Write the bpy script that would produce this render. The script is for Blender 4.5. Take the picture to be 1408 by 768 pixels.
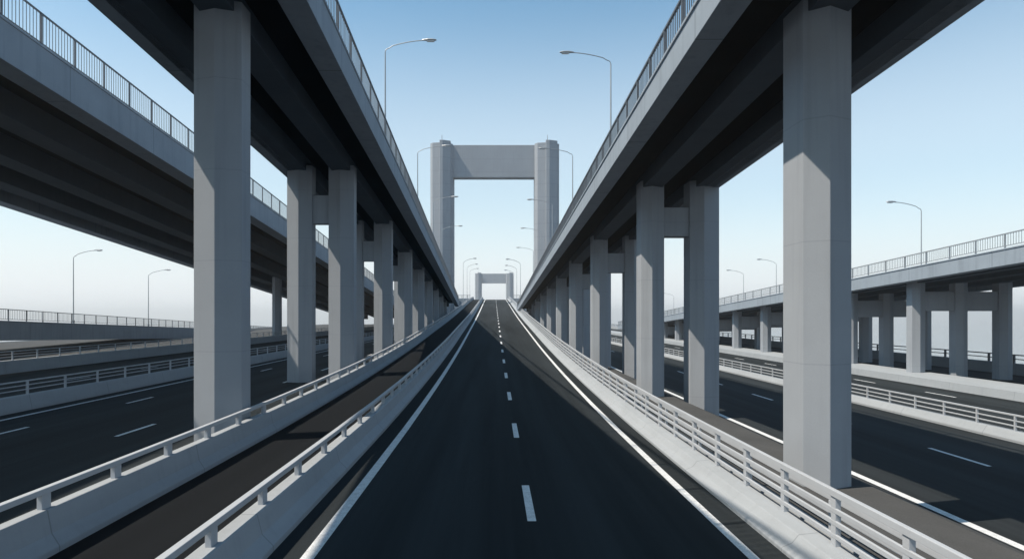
import bpy, math, random
from mathutils import Vector
R = math.radians
random.seed(7)
scene = bpy.context.scene
for o in list(bpy.data.objects): bpy.data.objects.remove(o)
C = scene.collection
H0 = 4.2                      # camera height; every z below is given relative to the eye and lifted by this

# ---------------------------------------------------------------- camera
cam_d = bpy.data.cameras.new('camera'); cam = bpy.data.objects.new('camera', cam_d); C.objects.link(cam)
cam.location = (0, 0, H0); cam.rotation_euler = (R(90), 0, 0)
cam_d.sensor_width = 36; cam_d.lens = 36*900/1408
cam_d.shift_x = 25/1408; cam_d.shift_y = 49/1408
cam_d.clip_start = 0.1; cam_d.clip_end = 60000
scene.camera = cam

# ---------------------------------------------------------------- sky and sun
EL, AZ = 56.5, 15               # sun elevation; degrees the sun stands behind due left
SKY_TINT = (.68, .98, .96, 1); HORIZON = (5.3, 5.55, 5.7, 1)
w = bpy.data.worlds.new('World'); scene.world = w; w.use_nodes = True
nt = w.node_tree; bg = nt.nodes['Background']
sky = nt.nodes.new('ShaderNodeTexSky'); sky.sky_type = 'NISHITA'; sky.sun_disc = False
sky.sun_elevation = R(EL); sky.sun_rotation = R(270-AZ)
sky.air_density = 1.0; sky.dust_density = 1.2; sky.ozone_density = 1.2; sky.altitude = 50
# the sky pales towards the horizon, as it does over warm hazy land
tc = nt.nodes.new('ShaderNodeTexCoord'); sx = nt.nodes.new('ShaderNodeSeparateXYZ'); nt.links.new(tc.outputs['Generated'], sx.inputs[0])
cr = nt.nodes.new('ShaderNodeValToRGB'); cr.color_ramp.interpolation = 'EASE'
cr.color_ramp.elements[0].position = 0.0; cr.color_ramp.elements[0].color = (1, 1, 1, 1)
cr.color_ramp.elements[1].position = 0.48; cr.color_ramp.elements[1].color = (0, 0, 0, 1)
e_ = cr.color_ramp.elements.new(.20); e_.color = (.46, .46, .46, 1)
nt.links.new(sx.outputs['Z'], cr.inputs[0])
tint = nt.nodes.new('ShaderNodeMix'); tint.data_type = 'RGBA'; tint.blend_type = 'MULTIPLY'; tint.inputs[0].default_value = 1
nt.links.new(sky.outputs[0], tint.inputs[6]); tint.inputs[7].default_value = SKY_TINT
mxs = nt.nodes.new('ShaderNodeMix'); mxs.data_type = 'RGBA'
nt.links.new(cr.outputs[0], mxs.inputs[0]); nt.links.new(tint.outputs[2], mxs.inputs[6]); mxs.inputs[7].default_value = HORIZON
nt.links.new(mxs.outputs[2], bg.inputs[0]); bg.inputs[1].default_value = 0.14
sd = bpy.data.lights.new('sun', 'SUN'); sd.energy = 5.0; sd.angle = R(0.5); sd.color = (1.0, 0.88, 0.735)
sun = bpy.data.objects.new('sun', sd); C.objects.link(sun)
to_sun = Vector((-math.cos(R(EL))*math.cos(R(AZ)), -math.cos(R(EL))*math.sin(R(AZ)), math.sin(R(EL))))
sun.rotation_euler = to_sun.to_track_quat('Z', 'Y').to_euler(); sun.location = (-60, -20, 120)
vs = scene.view_settings
vs.view_transform = 'Standard'; vs.look = 'None'; vs.exposure = 0.4; vs.gamma = 1; vs.use_curve_mapping = False
scene.render.engine = 'CYCLES'

# ---------------------------------------------------------------- materials
def mat(name, col, rough=0.8, var=0.12, scale=0.6, metal=0.0, bump=0.0, bscale=40, spec=0.3, grime=0.0, speck=0.0, stretch=(1, 1, 1), joint=None):
    m = bpy.data.materials.new(name); m.use_nodes = True
    n, l = m.node_tree.nodes, m.node_tree.links
    b = n['Principled BSDF']; b.inputs['Roughness'].default_value = rough
    b.inputs['Metallic'].default_value = metal; b.inputs['Specular IOR Level'].default_value = spec
    g = n.new('ShaderNodeNewGeometry')
    mp = n.new('ShaderNodeMapping'); mp.inputs['Scale'].default_value = stretch
    l.new(g.outputs['Position'], mp.inputs[0])
    no = n.new('ShaderNodeTexNoise'); no.inputs['Scale'].default_value = scale; no.inputs['Detail'].default_value = 7; no.inputs['Roughness'].default_value = .62
    l.new(mp.outputs[0], no.inputs['Vector'])
    r = n.new('ShaderNodeMapRange'); r.inputs['From Min'].default_value = .3; r.inputs['From Max'].default_value = .7
    r.inputs['To Min'].default_value = 1-var; r.inputs['To Max'].default_value = 1+var
    l.new(no.outputs['Fac'], r.inputs['Value'])
    val = r.outputs[0]
    def mul(a, bb):
        k = n.new('ShaderNodeMath'); k.operation = 'MULTIPLY'; l.new(a, k.inputs[0]); l.new(bb, k.inputs[1]); return k.outputs[0]
    if speck:
        s = n.new('ShaderNodeTexNoise'); s.inputs['Scale'].default_value = 55; s.inputs['Detail'].default_value = 3
        l.new(g.outputs['Position'], s.inputs['Vector'])
        q = n.new('ShaderNodeMapRange'); q.inputs['From Min'].default_value = .35; q.inputs['From Max'].default_value = .65
        q.inputs['To Min'].default_value = 1-speck; q.inputs['To Max'].default_value = 1+speck
        l.new(s.outputs['Fac'], q.inputs['Value']); val = mul(val, q.outputs[0])
    if grime:      # rain streaks: noise stretched down the face
        mp2 = n.new('ShaderNodeMapping'); mp2.inputs['Scale'].default_value = (3.2, 3.2, .16)
        l.new(g.outputs['Position'], mp2.inputs[0])
        s = n.new('ShaderNodeTexNoise'); s.inputs['Scale'].default_value = 1.0; s.inputs['Detail'].default_value = 5
        l.new(mp2.outputs[0], s.inputs['Vector'])
        q = n.new('ShaderNodeMapRange'); q.inputs['From Min'].default_value = .52; q.inputs['From Max'].default_value = .75
        q.inputs['To Min'].default_value = 1; q.inputs['To Max'].default_value = 1-grime
        l.new(s.outputs['Fac'], q.inputs['Value']); val = mul(val, q.outputs[0])
    if joint:      # narrow grooves between the cast lengths
        ax, per, wd, st = joint
        sp = n.new('ShaderNodeSeparateXYZ'); l.new(g.outputs['Position'], sp.inputs[0])
        pp = n.new('ShaderNodeMath'); pp.operation = 'PINGPONG'; pp.inputs[1].default_value = per/2; l.new(sp.outputs[ax], pp.inputs[0])
        q = n.new('ShaderNodeMapRange'); q.inputs['From Min'].default_value = wd*.5; q.inputs['From Max'].default_value = wd
        q.inputs['To Min'].default_value = 1-st; q.inputs['To Max'].default_value = 1
        l.new(pp.outputs[0], q.inputs['Value']); val = mul(val, q.outputs[0])
    mx = n.new('ShaderNodeVectorMath'); mx.operation = 'SCALE'; mx.inputs[0].default_value = col
    l.new(val, mx.inputs['Scale']); l.new(mx.outputs[0], b.inputs['Base Color'])
    if bump:
        s = n.new('ShaderNodeTexNoise'); s.inputs['Scale'].default_value = bscale; s.inputs['Detail'].default_value = 4
        l.new(g.outputs['Position'], s.inputs['Vector'])
        bp = n.new('ShaderNodeBump'); bp.inputs['Strength'].default_value = bump; bp.inputs['Distance'].default_value = .02
        l.new(s.outputs['Fac'], bp.inputs['Height']); l.new(bp.outputs[0], b.inputs['Normal'])
    return m

M = {}
M['concrete'] = mat('pale_concrete', (.270, .296, .332), .85, .035, .8, bump=.12, bscale=22, grime=.13, speck=.03, spec=.2, joint=('Z', 3.0, .02, .12))
M['deck']     = mat('deck_concrete', (.238, .280, .330), .85, .08, .5, bump=.10, bscale=18, grime=.16, speck=.03, spec=.2, joint=('Y', 8.75, .03, .5))
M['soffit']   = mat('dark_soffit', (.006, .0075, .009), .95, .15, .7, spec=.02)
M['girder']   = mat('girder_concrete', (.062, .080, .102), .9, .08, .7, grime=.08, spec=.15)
M['kerb']     = mat('barrier_concrete', (.275, .300, .328), .85, .07, 1.3, bump=.12, bscale=30, grime=.08, speck=.03, spec=.2, stretch=(1, .25, 1), joint=('Y', 5.85, .02, .32))
M['tower']    = mat('tower_concrete', (.262, .285, .32), .85, .06, .12, grime=.10, spec=.2, joint=('Z', 4.0, .08, .18))
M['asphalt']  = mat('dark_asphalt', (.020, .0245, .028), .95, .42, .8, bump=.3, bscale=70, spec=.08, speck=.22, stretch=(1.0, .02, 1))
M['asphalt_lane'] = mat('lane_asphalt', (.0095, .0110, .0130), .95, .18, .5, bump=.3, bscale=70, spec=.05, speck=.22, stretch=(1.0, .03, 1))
M['strip']    = mat('worn_shoulder_paving', (.060, .062, .064), .95, .12, .6, bump=.25, bscale=60, spec=.1, speck=.15)
M['paint']    = mat('road_paint', (.54, .56, .58), .7, .16, 5.0, speck=.25, spec=.2)
M['rail']     = mat('painted_rail', (.36, .385, .42), .5, .05, 2.0, spec=.4)
M['metal']    = mat('galvanised_steel', (.32, .34, .36), .45, .06, 2.0, metal=.5)
M['darkrail'] = mat('dark_steel', (.12, .13, .145), .5, .06, 2.0, metal=.3)
M['lens']     = mat('lamp_lens', (.55, .56, .56), .25, .02, 2.0)
wm = mat('water', (.03, .055, .075), .12, .05, .01, spec=.5)
M['water'] = wm
n, l = wm.node_tree.nodes, wm.node_tree.links
g = n.new('ShaderNodeNewGeometry'); s = n.new('ShaderNodeTexNoise'); s.inputs['Scale'].default_value = .15; s.inputs['Detail'].default_value = 6
l.new(g.outputs['Position'], s.inputs['Vector']); bp = n.new('ShaderNodeBump'); bp.inputs['Strength'].default_value = .25; bp.inputs['Distance'].default_value = .5
l.new(s.outputs['Fac'], bp.inputs['Height']); l.new(bp.outputs[0], n['Principled BSDF'].inputs['Normal'])

# ---------------------------------------------------------------- mesh helpers
class MB:
    def __init__(s): s.v = []; s.f = []
    def add(s, vs_, fs):
        k = len(s.v); s.v += [tuple(p) for p in vs_]; s.f += [tuple(i+k for i in f) for f in fs]; return s
    def box(s, x0, x1, y0, y1, z0, z1):
        return s.add([(x0,y0,z0),(x1,y0,z0),(x1,y1,z0),(x0,y1,z0),(x0,y0,z1),(x1,y0,z1),(x1,y1,z1),(x0,y1,z1)],
                     [(0,3,2,1),(4,5,6,7),(0,1,5,4),(1,2,6,5),(2,3,7,6),(3,0,4,7)])
    def rings(s, rs, cap=True):
        n_ = len(rs[0]); vs_ = [p for r in rs for p in r]; fs = []
        for i in range(len(rs)-1):
            for j in range(n_):
                a = i*n_+j; b = i*n_+(j+1) % n_; fs.append((a, b, b+n_, a+n_))
        if cap: fs += [tuple(range(n_-1, -1, -1)), tuple(range((len(rs)-1)*n_, len(rs)*n_))]
        return s.add(vs_, fs)
    def sweep(s, prof, path, cap=True):      # prof: (dx, dz) closed; path: (x, y, z)
        return s.rings([[(px+a, py, pz+b) for a, b in prof] for px, py, pz in path], cap)
    def sheet(s, x0, x1, path, w_=0):        # flat strip following a path
        vs_ = []
        for px, py, pz in path: vs_ += [(px+x0, py, pz), (px+x1, py, pz)]
        return s.add(vs_, [(2*i, 2*i+1, 2*i+3, 2*i+2) for i in range(len(path)-1)])
    def bar(s, a, b, w_, h, taper=1):        # box-section bar between points
        a, b = Vector(a), Vector(b); d = (b-a).normalized()
        up = Vector((0,0,1)) if abs(d.z) < .9 else Vector((0,1,0))
        u = d.cross(up).normalized()*w_/2; v = u.cross(d).normalized()*h/2
        return s.rings([[a-u-v, a+u-v, a+u+v, a-u+v], [b-u*taper-v*taper, b+u*taper-v*taper, b+u*taper+v*taper, b-u*taper+v*taper]])
    def tube(s, pts, rad, n_=8):
        rs = []; pts = [Vector(p) for p in pts]
        for i, p in enumerate(pts):
            d = (pts[min(i+1, len(pts)-1)]-pts[max(i-1, 0)]).normalized()
            u = d.cross(Vector((0,1,0)))
            if u.length < .1: u = d.cross(Vector((1,0,0)))
            u.normalize(); v = u.cross(d)
            r_ = rad[i] if isinstance(rad, (list, tuple)) else rad
            rs.append([p+u*math.cos(t*2*math.pi/n_)*r_+v*math.sin(t*2*math.pi/n_)*r_ for t in range(n_)])
        return s.rings(rs)
    def build(s, name, m, parent=None, org=(0,0,0), bevel=0, smooth=False, lift=True):
        ox, oy, oz = org; dz = H0 if lift else 0
        me = bpy.data.meshes.new(name); me.from_pydata([(x-ox, y-oy, z+dz-oz) for x, y, z in s.v], [], s.f); me.materials.append(M[m])
        if smooth: me.shade_smooth()
        o = bpy.data.objects.new(name, me); C.objects.link(o)
        if parent: o.parent = parent
        else: o.location = org
        import bmesh
        bm = bmesh.new(); bm.from_mesh(me); bmesh.ops.recalc_face_normals(bm, faces=bm.faces); bm.to_mesh(me); bm.free()
        if bevel:
            b = o.modifiers.new('bevel', 'BEVEL'); b.width = bevel; b.segments = 2; b.limit_method = 'ANGLE'; b.angle_limit = R(25)
        return o

def tag(o, label=None, cat=None, group=None, kind=None):
    if label: o['label'] = label
    if cat: o['category'] = cat
    if group: o['group'] = group
    if kind: o['kind'] = kind
    return o
def thing(name, org, label, cat, group=None):
    o = bpy.data.objects.new(name, None); o.empty_display_size = .5; C.objects.link(o); o.location = org
    return tag(o, label, cat, group)
def frange(a, b, st):
    r_ = []; x = a
    while x < b-1e-6: r_.append(x); x += st
    return r_+[b]
def struct(o): o['kind'] = 'structure'; return o

# ---------------------------------------------------------------- profile of the main road
KN = [(-30, -4.2), (20, -4.2), (34, -4.02), (48, -3.66), (64, -3.1), (85, -2.2), (119, -.72), (160, 1.35), (210, 4.0), (245, 5.7), (262, 6.2), (280, 6.15), (320, 4.2), (400, -2)]
def mz(y):
    for i in range(len(KN)-1):
        if y <= KN[i+1][0]:
            x0, z0 = KN[i]; x1, z1 = KN[i+1]
            p0 = KN[max(i-1, 0)]; p3 = KN[min(i+2, len(KN)-1)]
            m0 = (z1-p0[1])/(x1-p0[0]) if i else 0.0; m1 = (p3[1]-z0)/(p3[0]-x0)
            t = (y-x0)/(x1-x0); h = x1-x0
            return (2*t**3-3*t*t+1)*z0+(t**3-2*t*t+t)*h*m0+(-2*t**3+3*t*t)*z1+(t**3-t*t)*h*m1
    return KN[-1][1]
YS = frange(-12, 60, 6)+frange(64, 400, 4)
def mpath(y0=-12, y1=400, dz=0, x=0):
    ys = [y0]+[y for y in YS if y0 < y < y1]+[y1]
    return [(x, y, mz(y)+dz) for y in ys]
LV = -4.2; RV = -5.33

# ---------------------------------------------------------------- setting
m_ = MB()
RW = [600, 3000, 30000]
m_.add([(-30000,-30000,-48),(30000,-30000,-48),(30000,30000,-48),(-30000,30000,-48)], [(0,1,2,3)])
struct(m_.build('water', 'water'))

m_ = MB()          # slabs carrying the side roads
m_.rings([[(-78,y,-7),(-8.31,y,-7),(-8.31,y,LV-.02),(-78,y,LV-.02)] for y in (-12, 300)])
struct(m_.build('road_slab', 'girder'))
m_ = MB()
prof = [(6.52,-7.6),(47.4,-7.6),(47.4,RV-.02),(11.9,RV-.02),(9.3,LV-.03),(6.52,LV-.03)]
m_.rings([[(a,y,b) for a,b in prof] for y in (-12, 150, 300)])
struct(m_.build('road_slab', 'girder'))
m_ = MB(); m_.rings([[(-8.3,y,-8),(6.5,y,-8),(6.5,y,mz(y)-.02),(-8.3,y,mz(y)-.02)] for y in YS])
struct(m_.build('embankment', 'girder'))

def road(x0, x1, path, m, z_off=0):
    mb = MB().sheet(x0, x1, [(a, b, c+z_off) for a, b, c in path])
    return struct(mb.build('road', m))
def lines(parent, items, name='lane_marking'):
    mb = MB()
    for x0, x1, path in items: mb.sheet(x0, x1, path)
    return mb.build(name, 'paint', parent)
def dashes(x, w_, z, y0, y1, per, ln, f=None):
    it = []
    y = y0
    while y < y1:
        yy = [y, y+ln/2, y+ln]
        it.append((x-w_/2, x+w_/2, [(0, q, (f(q) if f else z)+.006) for q in yy])); y += per
    return it

main = road(-3.94, 5.16, mpath(dz=-.004), 'asphalt')
lines(main, [(-3.36, -3.12, mpath(dz=.004))], 'edge_line'); lines(main, [(4.42, 4.61, mpath(dz=.004))], 'edge_line')
lines(main, dashes(.78, .18, 0, 4.4, 300, 9, 2.8, lambda y: mz(y)))
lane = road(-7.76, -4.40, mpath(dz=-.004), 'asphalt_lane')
flat = lambda z, y0=-12, y1=299: [(0, y, z) for y in frange(y0, y1, 40)]
lr = road(-20.6, -8.33, flat(LV), 'asphalt')
lines(lr, [(-19.78, -19.56, flat(LV+.006))], 'edge_line')
lines(lr, dashes(-13.1, .16, LV, 4.7, 290, 9, 2.6)+dashes(-17.5, .16, LV, 4.2, 290, 9, 2.4))
lr2 = road(-34.8, -21.15, flat(LV), 'asphalt')
lines(lr2, dashes(-27.5, .16, LV, 6, 290, 9, 2.6))
road(-76, -35.4, flat(LV), 'strip')
# right: sloping shoulder then the lower carriageways
m_ = MB(); P = [(6.53, LV-.006), (9.3, LV-.006), (11.9, RV+.004)]
for i in range(2):
    m_.add([(P[i][0],-12,P[i][1]),(P[i+1][0],-12,P[i+1][1]),(P[i+1][0],299,P[i+1][1]),(P[i][0],299,P[i][1])], [(0,1,2,3)])
sh = struct(m_.build('shoulder', 'strip'))
rr = road(11.9, 21.8, flat(RV), 'asphalt')
lines(rr, [(12.0, 12.26, flat(RV+.006))], 'edge_line')
lines(rr, dashes(17.5, .17, RV, 5.1, 290, 9, 3.2))
rr2 = road(22.5, 32.5, flat(RV), 'asphalt')
lines(rr2, dashes(30.0, .16, RV, 6.5, 290, 9, 3.0))
m_ = MB(); m_.sweep([(32.52,RV-.01),(32.6,RV+.55),(36.0,RV+.62),(36.0,RV-.01)], [(0,-12,0),(0,140,0),(0,299,0)])
struct(m_.build('kerb', 'kerb'))
rr3 = road(36.02, 46.4, flat(RV), 'asphalt')

# ---------------------------------------------------------------- barriers: base, rails, each post
def barrier(x, path, base_prof, rails, post_x, post_z, post_sz, spacing, y0, y1, label, pz=None, rm='rail', cat='crash barrier', back=None, maxposts=96, bevel=.02, joint=True):
    """rails: list of (dx, dz, w, h) relative to the path; posts from post_z[0] to post_z[1]"""
    org = (x, y0, path[0][2]+H0)
    t = thing('crash_barrier', org, label, cat, 'barriers along the roads')
    prof_ = [(x+a, b) for a, b in base_prof]
    MB().sweep(prof_, path).build('concrete_base', 'kerb', t, org, bevel)
    for dx, dz, w_, h in rails:
        MB().sweep([(x+dx-w_/2,dz-h/2),(x+dx+w_/2,dz-h/2),(x+dx+w_/2,dz+h/2),(x+dx-w_/2,dz+h/2)], path).build('rail', rm, t, org, .012)
    def zz(y):
        for i in range(len(path)-1):
            if y <= path[i+1][1]:
                a, b = path[i], path[i+1]; return a[2]+(b[2]-a[2])*(y-a[1])/(b[1]-a[1])
        return path[-1][2]
    proto = None; k = 0; y = y0
    while y < y1 and k < maxposts:
        if proto is None:
            b_, l_ = post_sz
            proto = MB().box(-b_/2, b_/2, -l_/2, l_/2, post_z[0], post_z[1]).build('post', rm, t, (0,0,0), .008, lift=False)
            p = proto
        else: p = proto.copy(); C.objects.link(p); p.parent = t
        p.location = (post_x, y-org[1], zz(y)+H0-org[2]); k += 1; y += spacing
    if y < y1:
        mb = MB()
        while y < y1:
            b_, l_ = post_sz; z = zz(y); mb.box(x+post_x-b_/2, x+post_x+b_/2, y-l_/2, y+l_/2, z+post_z[0], z+post_z[1]); y += spacing
        o = mb.build('post', rm, t, org); o['kind'] = 'stuff'
    return t

jersey = [(.34,-.05),(.34,.10),(.12,.36),(.02,.68),(-.30,.68),(-.42,.36),(-.5,.1),(-.5,-.05)]
barrier(-4.28, mpath(-4, 262), [(.34,-.05),(.34,.10),(.14,.30),(.05,.66),(-.26,.66),(-.30,.10),(-.30,-.05)],
        [(-.10,.98,.13,.11)], -.10, (.65,.93), (.10,.24), 2.25, 3.4, 262,
        'concrete barrier with single handrail beside the left edge line of the middle road')
barrier(-8.02, mpath(-4, 262), [(.26,-.05),(.26,.10),(.12,.32),(.04,.74),(-.22,.74),(-.27,.10),(-.27,-.05)],
        [(-.09,1.06,.13,.11)], -.09, (.73,1.01), (.10,.24), 2.25, 2.8, 262,
        'concrete barrier with a single handrail between the narrow left lane and the left columns')
barrier(5.75, mpath(-4, 262), [(-.61,-.05),(-.61,.07),(-.42,.15),(-.30,.30),(.10,.34),(.16,.2),(.16,-.05)],
        [(0,1.22,.09,.12),(0,.93,.05,.09),(0,.84-.12,.05,.09),(0,.50,.05,.08)], .03, (.32,1.17), (.10,.15), 1.95, 3.26, 262,
        'four-rail white steel fence on a sloping pale kerb, right edge of the middle road')
barrier(6.3, mpath(-4, 262), [(-.12,-.05),(-.12,.16),(.12,.16),(.12,-.05)],
        [(0,.82,.07,.10),(0,.55,.05,.09)], 0, (.15,.77), (.08,.10), 3.9, 4.4, 262,
        'low two-rail guard fence just behind the white rail fence, beside the right columns')
fl = lambda z: [(0, y, z) for y in frange(-10, 298, 22)]
barrier(-20.9, fl(LV), [(.26,-.03),(.26,.10),(.14,.66),(-.24,.66),(-.26,-.03)],
        [(-.05,1.27,.08,.055),(-.05,1.08,.04,.045),(-.05,.89,.04,.045)], -.05, (.65,1.24), (.08,.10), 2.6, 6, 298,
        'triple-rail concrete barrier on the far side of the wide left road')
barrier(-35.1, fl(LV), [(.26,-.03),(.26,.12),(.14,.92),(-.24,.92),(-.26,-.03)],
        [(-.05,1.56,.08,.055),(-.05,1.36,.04,.045),(-.05,1.16,.04,.045)], -.05, (.9,1.53), (.08,.10), 2.6, 14, 298,
        'more distant triple-rail concrete barrier at far left, in front of the low ramp')
barrier(22.15, fl(RV), [(-.33,-.03),(-.33,.10),(-.12,.42),(.22,.42),(.3,-.03)],
        [(0,1.08,.09,.075),(0,.84,.05,.06),(0,.62,.05,.06)], 0, (.41,1.04), (.08,.09), 2.2, 8, 298,
        'pale concrete barrier with three white rails beyond the wide right road')
barrier(46.9, fl(RV), [(-.3,-.03),(-.2,1.0),(.2,1.0),(.3,-.03)],
        [(0,1.75,.12,.10),(0,1.38,.07,.08)], 0, (.98,1.71), (.14,.18), 3.0, 20, 298,
        'grey wall topped by a dark two-rail fence behind the right-hand columns', rm='darkrail')

# ---------------------------------------------------------------- viaducts
def viaduct(name, label, y0, y1, X, Zs, yaw, grade, edges, tdepth, girders, ew, rail_sides, rail_h, post_sp,
            rows=(), bents=(), skip=(), cb=(1.3, 2.9), col_prof=None, slab_rec=.9, bal=.22, stop=None, rows_base=None, group='elevated roads', rm='darkrail', posts_from=0, cat='elevated road', gap_cb=True, step=8):
    """edges: (left x, right x) of the deck at y=0; Zs soffit z at y=0; tdepth: fascia height."""
    def pt(y): return (yaw*y, y, Zs-grade*y)
    path = [pt(y) for y in frange(y0, y1, step)]
    xl, xr = edges; org = ((xl+xr)/2+yaw*y0, y0, 0)
    t = thing(name, org, label, cat, group)
    td = tdepth
    # slab: underside recessed above the beams
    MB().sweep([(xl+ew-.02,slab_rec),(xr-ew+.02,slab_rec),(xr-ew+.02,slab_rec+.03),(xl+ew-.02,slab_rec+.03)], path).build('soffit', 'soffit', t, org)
    MB().sweep([(xl+ew-.03,slab_rec+.033),(xr-ew+.03,slab_rec+.033),(xr-ew+.03,td-.22),(xl+ew-.03,td-.22)], path).build('deck', 'deck', t, org)
    for s_, xe in ((1, xl), (-1, xr)):     # edge beams with a drip step and a coping
        MB().sweep([(xe,0),(xe+s_*ew,0),(xe+s_*ew,td),(xe-s_*.05,td),(xe-s_*.05,td-.10),(xe,td-.12)], path).build('edge_beam', 'deck', t, org, .015)
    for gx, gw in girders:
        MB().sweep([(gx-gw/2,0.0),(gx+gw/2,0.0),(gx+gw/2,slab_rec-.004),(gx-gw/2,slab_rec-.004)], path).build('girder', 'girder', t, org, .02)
    # railings
    for side in rail_sides:
        xe = xl+.12 if side < 0 else xr-.12
        mb = MB()
        for dz, w_, h in ((rail_h, .09, .07), (.16, .05, .05)):
            mb.sweep([(xe-w_/2,td+dz-h/2),(xe+w_/2,td+dz-h/2),(xe+w_/2,td+dz+h/2),(xe-w_/2,td+dz+h/2)], path)
        y = y0
        while y < min(y1, y0+190) and bal:
            px, py, pz = pt(y); z = pz+td
            mb.add([(px+xe-.012,y-.012,z+.16),(px+xe+.012,y-.012,z+.16),(px+xe+.012,y+.012,z+.16),(px+xe-.012,y+.012,z+.16),
                    (px+xe-.012,y-.012,z+rail_h),(px+xe+.012,y-.012,z+rail_h),(px+xe+.012,y+.012,z+rail_h),(px+xe-.012,y+.012,z+rail_h)],
                   [(0,1,5,4),(1,2,6,5),(2,3,7,6),(3,0,4,7)])
            y += bal
        rl = mb.build('railing', rm, t, org)
        proto = None; y = y0+1; k = 0
        while y < y1 and k < 90:
            px, py, pz = pt(y)
            if proto is None:
                proto = MB().box(-.045, .045, -.035, .035, 0, rail_h).build('post', rm, rl, (0,0,0), 0, lift=False); p = proto
            else: p = proto.copy(); C.objects.link(p); p.parent = rl
            p.location = (px+xe-org[0], y-org[1], pz+td+H0); y += post_sp; k += 1
    # bents
    for bi, yb in enumerate(bents):
        px, py, zs = pt(yb)
        for ri, (x0, x1, dep, ridge, zb) in enumerate(rows):
            if (bi, ri) in skip: continue
            zbase = zb(yb) if callable(zb) else zb
            if zs-zbase < .6: continue
            xc = px
            rf = .42 if x0 > 0 and x0 < 20 else .5
            c = [(x0+xc,yb),(x0+(x1-x0)*rf+xc,yb-ridge),(x1+xc,yb),(x1+xc,yb+dep),((x0+x1)/2+xc,yb+dep+ridge),(x0+xc,yb+dep)]
            zt = zs+.34-grade*0
            MB().rings([[(a,b,zbase-.05) for a,b in c],[(a,b,zt) for a,b in c]]).build('column', 'concrete', t, org, .015)
        live = [r_ for ri, r_ in enumerate(rows) if (bi, ri) not in skip]
        if len(live) > 1:
            for a, b in zip(live[:-1], live[1:]):
                zbase = a[4](yb) if callable(a[4]) else a[4]
                if zs-cb[1] < zbase+.3: continue
                MB().box(a[1]+px-.05, b[0]+px+.05, yb+.12, yb+a[2]-.12, zs-cb[1], zs-cb[0]).build('crossbeam', 'concrete', t, org, .03)
    return t

# left overpass
s = 1.35
LZ = 10.03+.052*21.7
LX = .021*21.7
viaduct('viaduct', 'tall left overpass on paired grey columns with a dark underside, running beside the middle road', -14, 172, 0, LZ, -.021, .052,
        (-13.04+LX, -6.0+LX), 1.25, [(-11.9+LX,1.15),(-9.16+LX,1.15)], .95, (-1, 1), 1.35, 2.6,
        rows=[(-12.55+LX,-10.98+LX,.85,.26,LV),(-9.95+LX,-8.36+LX,.80,.26,LV)], bents=[21.7,41,58.5,75.5,92,108,124,140,155], skip={(0,0)}, cb=(1.5,3.3), bal=.26, rm='darkrail')
# right overpass
RZ = 7.43+.048*16.1
viaduct('viaduct', 'tall right overpass on pale paired columns above the white rail fence', -12, 154, 0, RZ, 0, .048,
        (5.38, 11.66), .95, [(8.2,1.0),(10.9,1.0)], .76, (-1, 1), 1.0, 2.0,
        rows=[(7.60,8.80,1.1,.34,lambda y: LV),(10.12,11.64,1.1,.36,RV)], bents=[16.1,33.8,50.5,65,79,93,106,119,131,143], skip={(0,1)}, cb=(1.0,2.5), slab_rec=.7, bal=.2)
# big far-left viaduct
viaduct('viaduct', 'wide multi-girder viaduct crossing the upper left corner with a dark baluster railing', -14, 205, 0, 14.0, -.010, .0744,
        (-43.2, -22.3), 1.95, [(-28.0,1.7),(-33.4,1.7),(-38.2,1.7)], 1.3, (1,), 1.65, 2.7,
        rows=[(-35.5,-34.3,1.3,.35,LV)], bents=[108,150], cb=(1.0,2.5), slab_rec=1.5, bal=.24, rm='darkrail')
# far right viaduct
viaduct('viaduct', 'distant right viaduct descending behind the right overpass, with a pale fascia and thin railing', 8, 176, 0, 5.5, 0, .053,
        (33.3, 46.0), 1.12, [(35.3,.9),(38.4,.9),(41.6,.9)], .8, (-1,), .95, 2.6,
        rows=[(34.5,35.6,.75,.22,RV+.6),(38.1,39.1,.8,.22,RV),(41.7,42.8,.8,.22,RV)], bents=[54,64,74,84,94,104,114,124,134], cb=(.7,2.3), slab_rec=.7, bal=.22, rm='metal')
# low ramp far left
viaduct('ramp', 'low grey ramp at far left with a dark baluster fence and two street lamps', 30, 260, 0, -3.0+.031*80, -.146, .031,
        (-60.5+11.7, -51.0+11.7), 2.0, [(-48+2.5,1.0)], .9, (1,), 1.15, 3.2, bal=.3, slab_rec=.8, rm='darkrail', cat='ramp')

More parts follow.
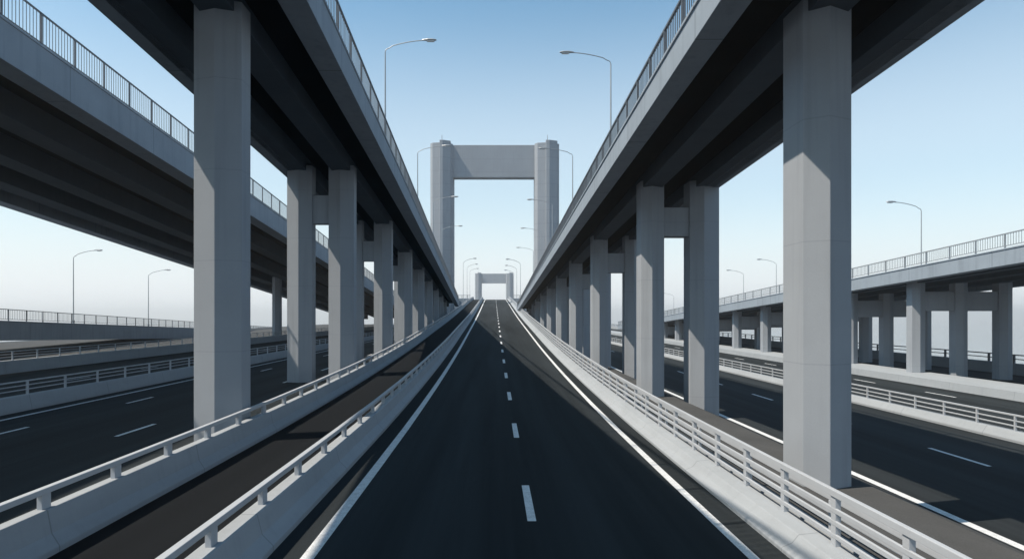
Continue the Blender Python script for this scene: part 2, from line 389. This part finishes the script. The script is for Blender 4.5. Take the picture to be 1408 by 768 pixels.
# ---------------------------------------------------------------- portal towers
def tower(y, sc, zbase, label, dz):
    t = thing('portal_tower', (0, y, zbase+H0), label, 'bridge tower', 'concrete portal towers over the middle road')
    org = tuple(t.location)
    for xi, xo in ((-12.3, -19.4), (12.5, 20.3)):
        lo, hi = min(xi, xo)*sc, max(xi, xo)*sc; wd = hi-lo; mid = lo+wd*.5
        top = 53*sc+dz; dp = 5*sc
        c = [(lo,y),(lo+wd*.10,y-1.0*sc),(lo+wd*.48,y-1.5*sc),(hi-wd*.04,y+.4*sc),(hi,y+dp),(lo,y+dp)]
        pil = MB().rings([[(a,b,zbase) for a,b in c],[(a,b,top-.6*sc) for a,b in c]]).build('pillar', 'tower', t, org, .12*sc)
        # taller fin on the ridge
        c2 = [(lo+wd*.42,y-2.1*sc),(lo+wd*.56,y-2.1*sc),(hi-wd*.12,y-.9*sc),(hi-wd*.12,y+dp-.5),(lo+wd*.42,y+dp-.5)]
        MB().rings([[(a,b,zbase) for a,b in c2],[(a,b,top) for a,b in c2]]).build('fin', 'tower', pil, org, .1*sc)
        MB().tube([(mid,y,top-.3),(mid,y,top+2.0*sc)], .09*sc, 6).build('mast', 'metal', t, org)
    MB().box(-12.8*sc, 12.9*sc, y+.9*sc, y+4.4*sc, 42.2*sc+dz, 52.2*sc+dz).build('crossbeam', 'tower', t, org, .15*sc)
    return t
tower(200, 1.0, -47, 'huge grey concrete portal tower with a deep top crossbeam, behind the two overpasses', 0)
tower(672, 1.0, -47, 'small faraway concrete portal tower seen through the big one, at the road crest', -9.5)

# retaining walls beside the crest
for x0, x1, lab in ((-30, -8.4, 'distant retaining wall with a railing left of the road crest'), (6.7, 24, 'distant retaining wall with a railing right of the road crest')):
    t = thing('retaining_wall', ((x0+x1)/2, 236, LV+H0), lab, 'retaining wall', 'walls beside the road crest')
    org = tuple(t.location)
    MB().box(x0, x1, 236, 250, LV, 6.1).build('wall', 'deck', t, org, .05)
    mb = MB().box(x0, x1, 236.1, 236.2, 7.1, 7.25).box(x0, x1, 236.1, 236.2, 6.6, 6.7)
    k = x0+.5
    while k < x1: mb.box(k-.07, k+.07, 236.1, 236.24, 6.1, 7.12); k += 2
    mb.build('railing', 'metal', t, org)
    for k in range(int((x1-x0)/5)):
        MB().box(x0+2+k*5, x0+2.6+k*5, 235.5, 236.0, LV, 5.6).build('buttress', 'deck', t, org, .04)

# ---------------------------------------------------------------- street lamps
def lamp(org, H, reach, label, group):
    """reach: signed length of the arm towards +x"""
    t = thing('street_lamp', org, label, 'street lamp', group)
    sg = 1 if reach > 0 else -1; k = H/6
    hp = H*.885
    MB().tube([(0,0,0),(0,0,.25*k),(0,0,.26*k),(0,0,hp)], [.10*k,.10*k,.055*k,.036*k], 10).build('pole', 'metal', t, lift=False, smooth=False)
    pts = []
    for i in range(11):
        u = i/10; x = abs(reach)*u
        z = hp+(H-hp)*(1-(1-u)**1.9)-.0
        pts.append((sg*(x), 0, z))
    pts[0] = (0,0,hp-.01); pts.insert(1, (sg*.02*k, 0, hp+.10*k)); pts.insert(2, (sg*.09*k, 0, hp+.19*k))
    pts = [p for i, p in enumerate(pts) if i != 3 or True]
    pts[3] = (sg*abs(reach)*.1, 0, hp+.24*k) ; 
    for i in range(4, len(pts)):
        u = (i-2)/10; pts[i] = (sg*abs(reach)*u, 0, hp+.24*k+(H-hp-.24*k)*(1-(1-min(u,1))**1.7))
    MB().tube(pts, .028*k, 8).build('arm', 'metal', t, lift=False)
    hx = sg*abs(reach); L = .85*k
    rs = []
    for u, wy, hz in ((0,.04,.03),(.12,.09,.05),(.4,.14,.075),(.75,.14,.065),(.93,.10,.045),(1,.04,.02)):
        x = hx+sg*(u-.15)*L; zc = H+.02*k
        rs.append([(x, wy*k*math.cos(a), zc+hz*k*math.sin(a)*(1.2 if math.sin(a) > 0 else .6)) for a in [j*math.pi/5 for j in range(10)]])
    hd = MB().rings(rs).build('lamp_head', 'metal', t, lift=False)
    MB().box(min(hx+sg*.2*L, hx+sg*.7*L), max(hx+sg*.2*L, hx+sg*.7*L), -.10*k, .10*k, H-.062*k, H-.028*k).build('lens', 'lens', hd, lift=False)
    return t
def clone(o, org, label, group):
    r_ = o.copy(); C.objects.link(r_); r_.location = org; r_['label'] = label; r_['group'] = group
    for ch in o.children:
        c = ch.copy(); C.objects.link(c); c.parent = r_
        for g_ in ch.children:
            d = g_.copy(); C.objects.link(d); d.parent = c
    return r_
ORD = ['nearest', 'second', 'third', 'fourth', 'fifth', 'sixth', 'seventh', 'eighth']
G = 'street lamps on the left overpass'
src = None
for i, y in enumerate([39.5, 60, 80, 99]):
    z = LZ-.052*y+1.25+H0; x = -6.0+LX-.021*y-.18
    lab = ('grey street lamp on the left overpass showing largest and highest, arm reaching right' if i == 0 else
           '%s street lamp along the left overpass counted from the nearest, arm reaching right' % ORD[i])
    if src is None: src = lamp((x,y,z), 6.2, 2.35, lab, G)
    else: clone(src, (x,y,z), lab, G)
G = 'street lamps on the right overpass'
src2 = None
for i, y in enumerate([31, 46, 62, 77, 92]):
    z = RZ-.048*y+.95+H0; x = 5.38+.16
    lab = ('grey street lamp on the right overpass showing largest and highest, arm reaching left' if i == 0 else
           '%s street lamp along the right overpass counted from the nearest, arm reaching left' % ORD[i])
    if src2 is None: src2 = lamp((x,y,z), 4.75, -1.85, lab, G)
    else: clone(src2, (x,y,z), lab, G)
G = 'street lamps beside the rising middle road'
for side, base, x, ys_ in (('left', src, -8.12, (174, 199, 222)), ('right', src2, 6.44, (158, 184, 211))):
    for i, y in enumerate(ys_):
        k = (12.2-.9*i)/(6.2 if side == 'left' else 4.75)
        z = mz(y)+H0+(.73 if side == 'left' else 0)
        o = clone(base, (x, y, z), 'far street lamp %s of the rising road beyond the overpass end, %s of three' % (side, ('nearest', 'middle', 'farthest')[i]), G)
        o.scale = (k*.58, k*.5, k)
G = 'street lamps over the low left ramp'
for px, y, lab in ((-51.0+11.7-.4, 80, 'slender street lamp on the low far-left ramp, the taller of the two there'), (-51.0+11.7-.4, 104, 'slender street lamp on the low far-left ramp, just left of the big column')):
    z = -3.0+.031*80-.031*y+2.0+H0
    o = clone(src, (px-.146*y, y, z), lab, G); k = 8.9/6.2; o.scale = (k*.8,k*.8,k)
G = 'street lamps on the distant right viaduct'
for i, (y, x, k) in enumerate(((64, 41.8, 1.32), (95, 41.0, 1.1), (108, 41.2, 1.1), (152, 41.8, 1.1))):
    lab = ('lone street lamp right of the big pale column, on the distant right viaduct', 'taller lamp of the pair left of the big pale column, on the distant viaduct',
           'shorter lamp of the pair left of the big pale column, on the distant viaduct', 'tiny street lamp seen between the two paired right columns')[i]
    o = clone(src2, (x, y, 5.5-.053*y+1.0+H0), lab, G); k *= 6.0/4.75; o.scale = (k*.85,k*.85,k)

# ---------------------------------------------------------------- haze
HZ = True
if HZ:
    hb = MB().box(-31000, 31000, -31000, 31000, -49.5, 60)
    hm = bpy.data.materials.new('haze'); hm.use_nodes = True; n = hm.node_tree.nodes; l = hm.node_tree.links
    n.remove(n['Principled BSDF']); pv = n.new('ShaderNodeVolumePrincipled'); pv.inputs['Density'].default_value = .0004
    pv.inputs['Color'].default_value = (.97, .985, 1, 1); pv.inputs['Anisotropy'].default_value = .2
    l.new(pv.outputs[0], n['Material Output'].inputs['Volume']); M['haze'] = hm
    o = hb.build('haze', 'haze'); o['kind'] = 'stuff'; o['label'] = 'thin pale haze over the roads'
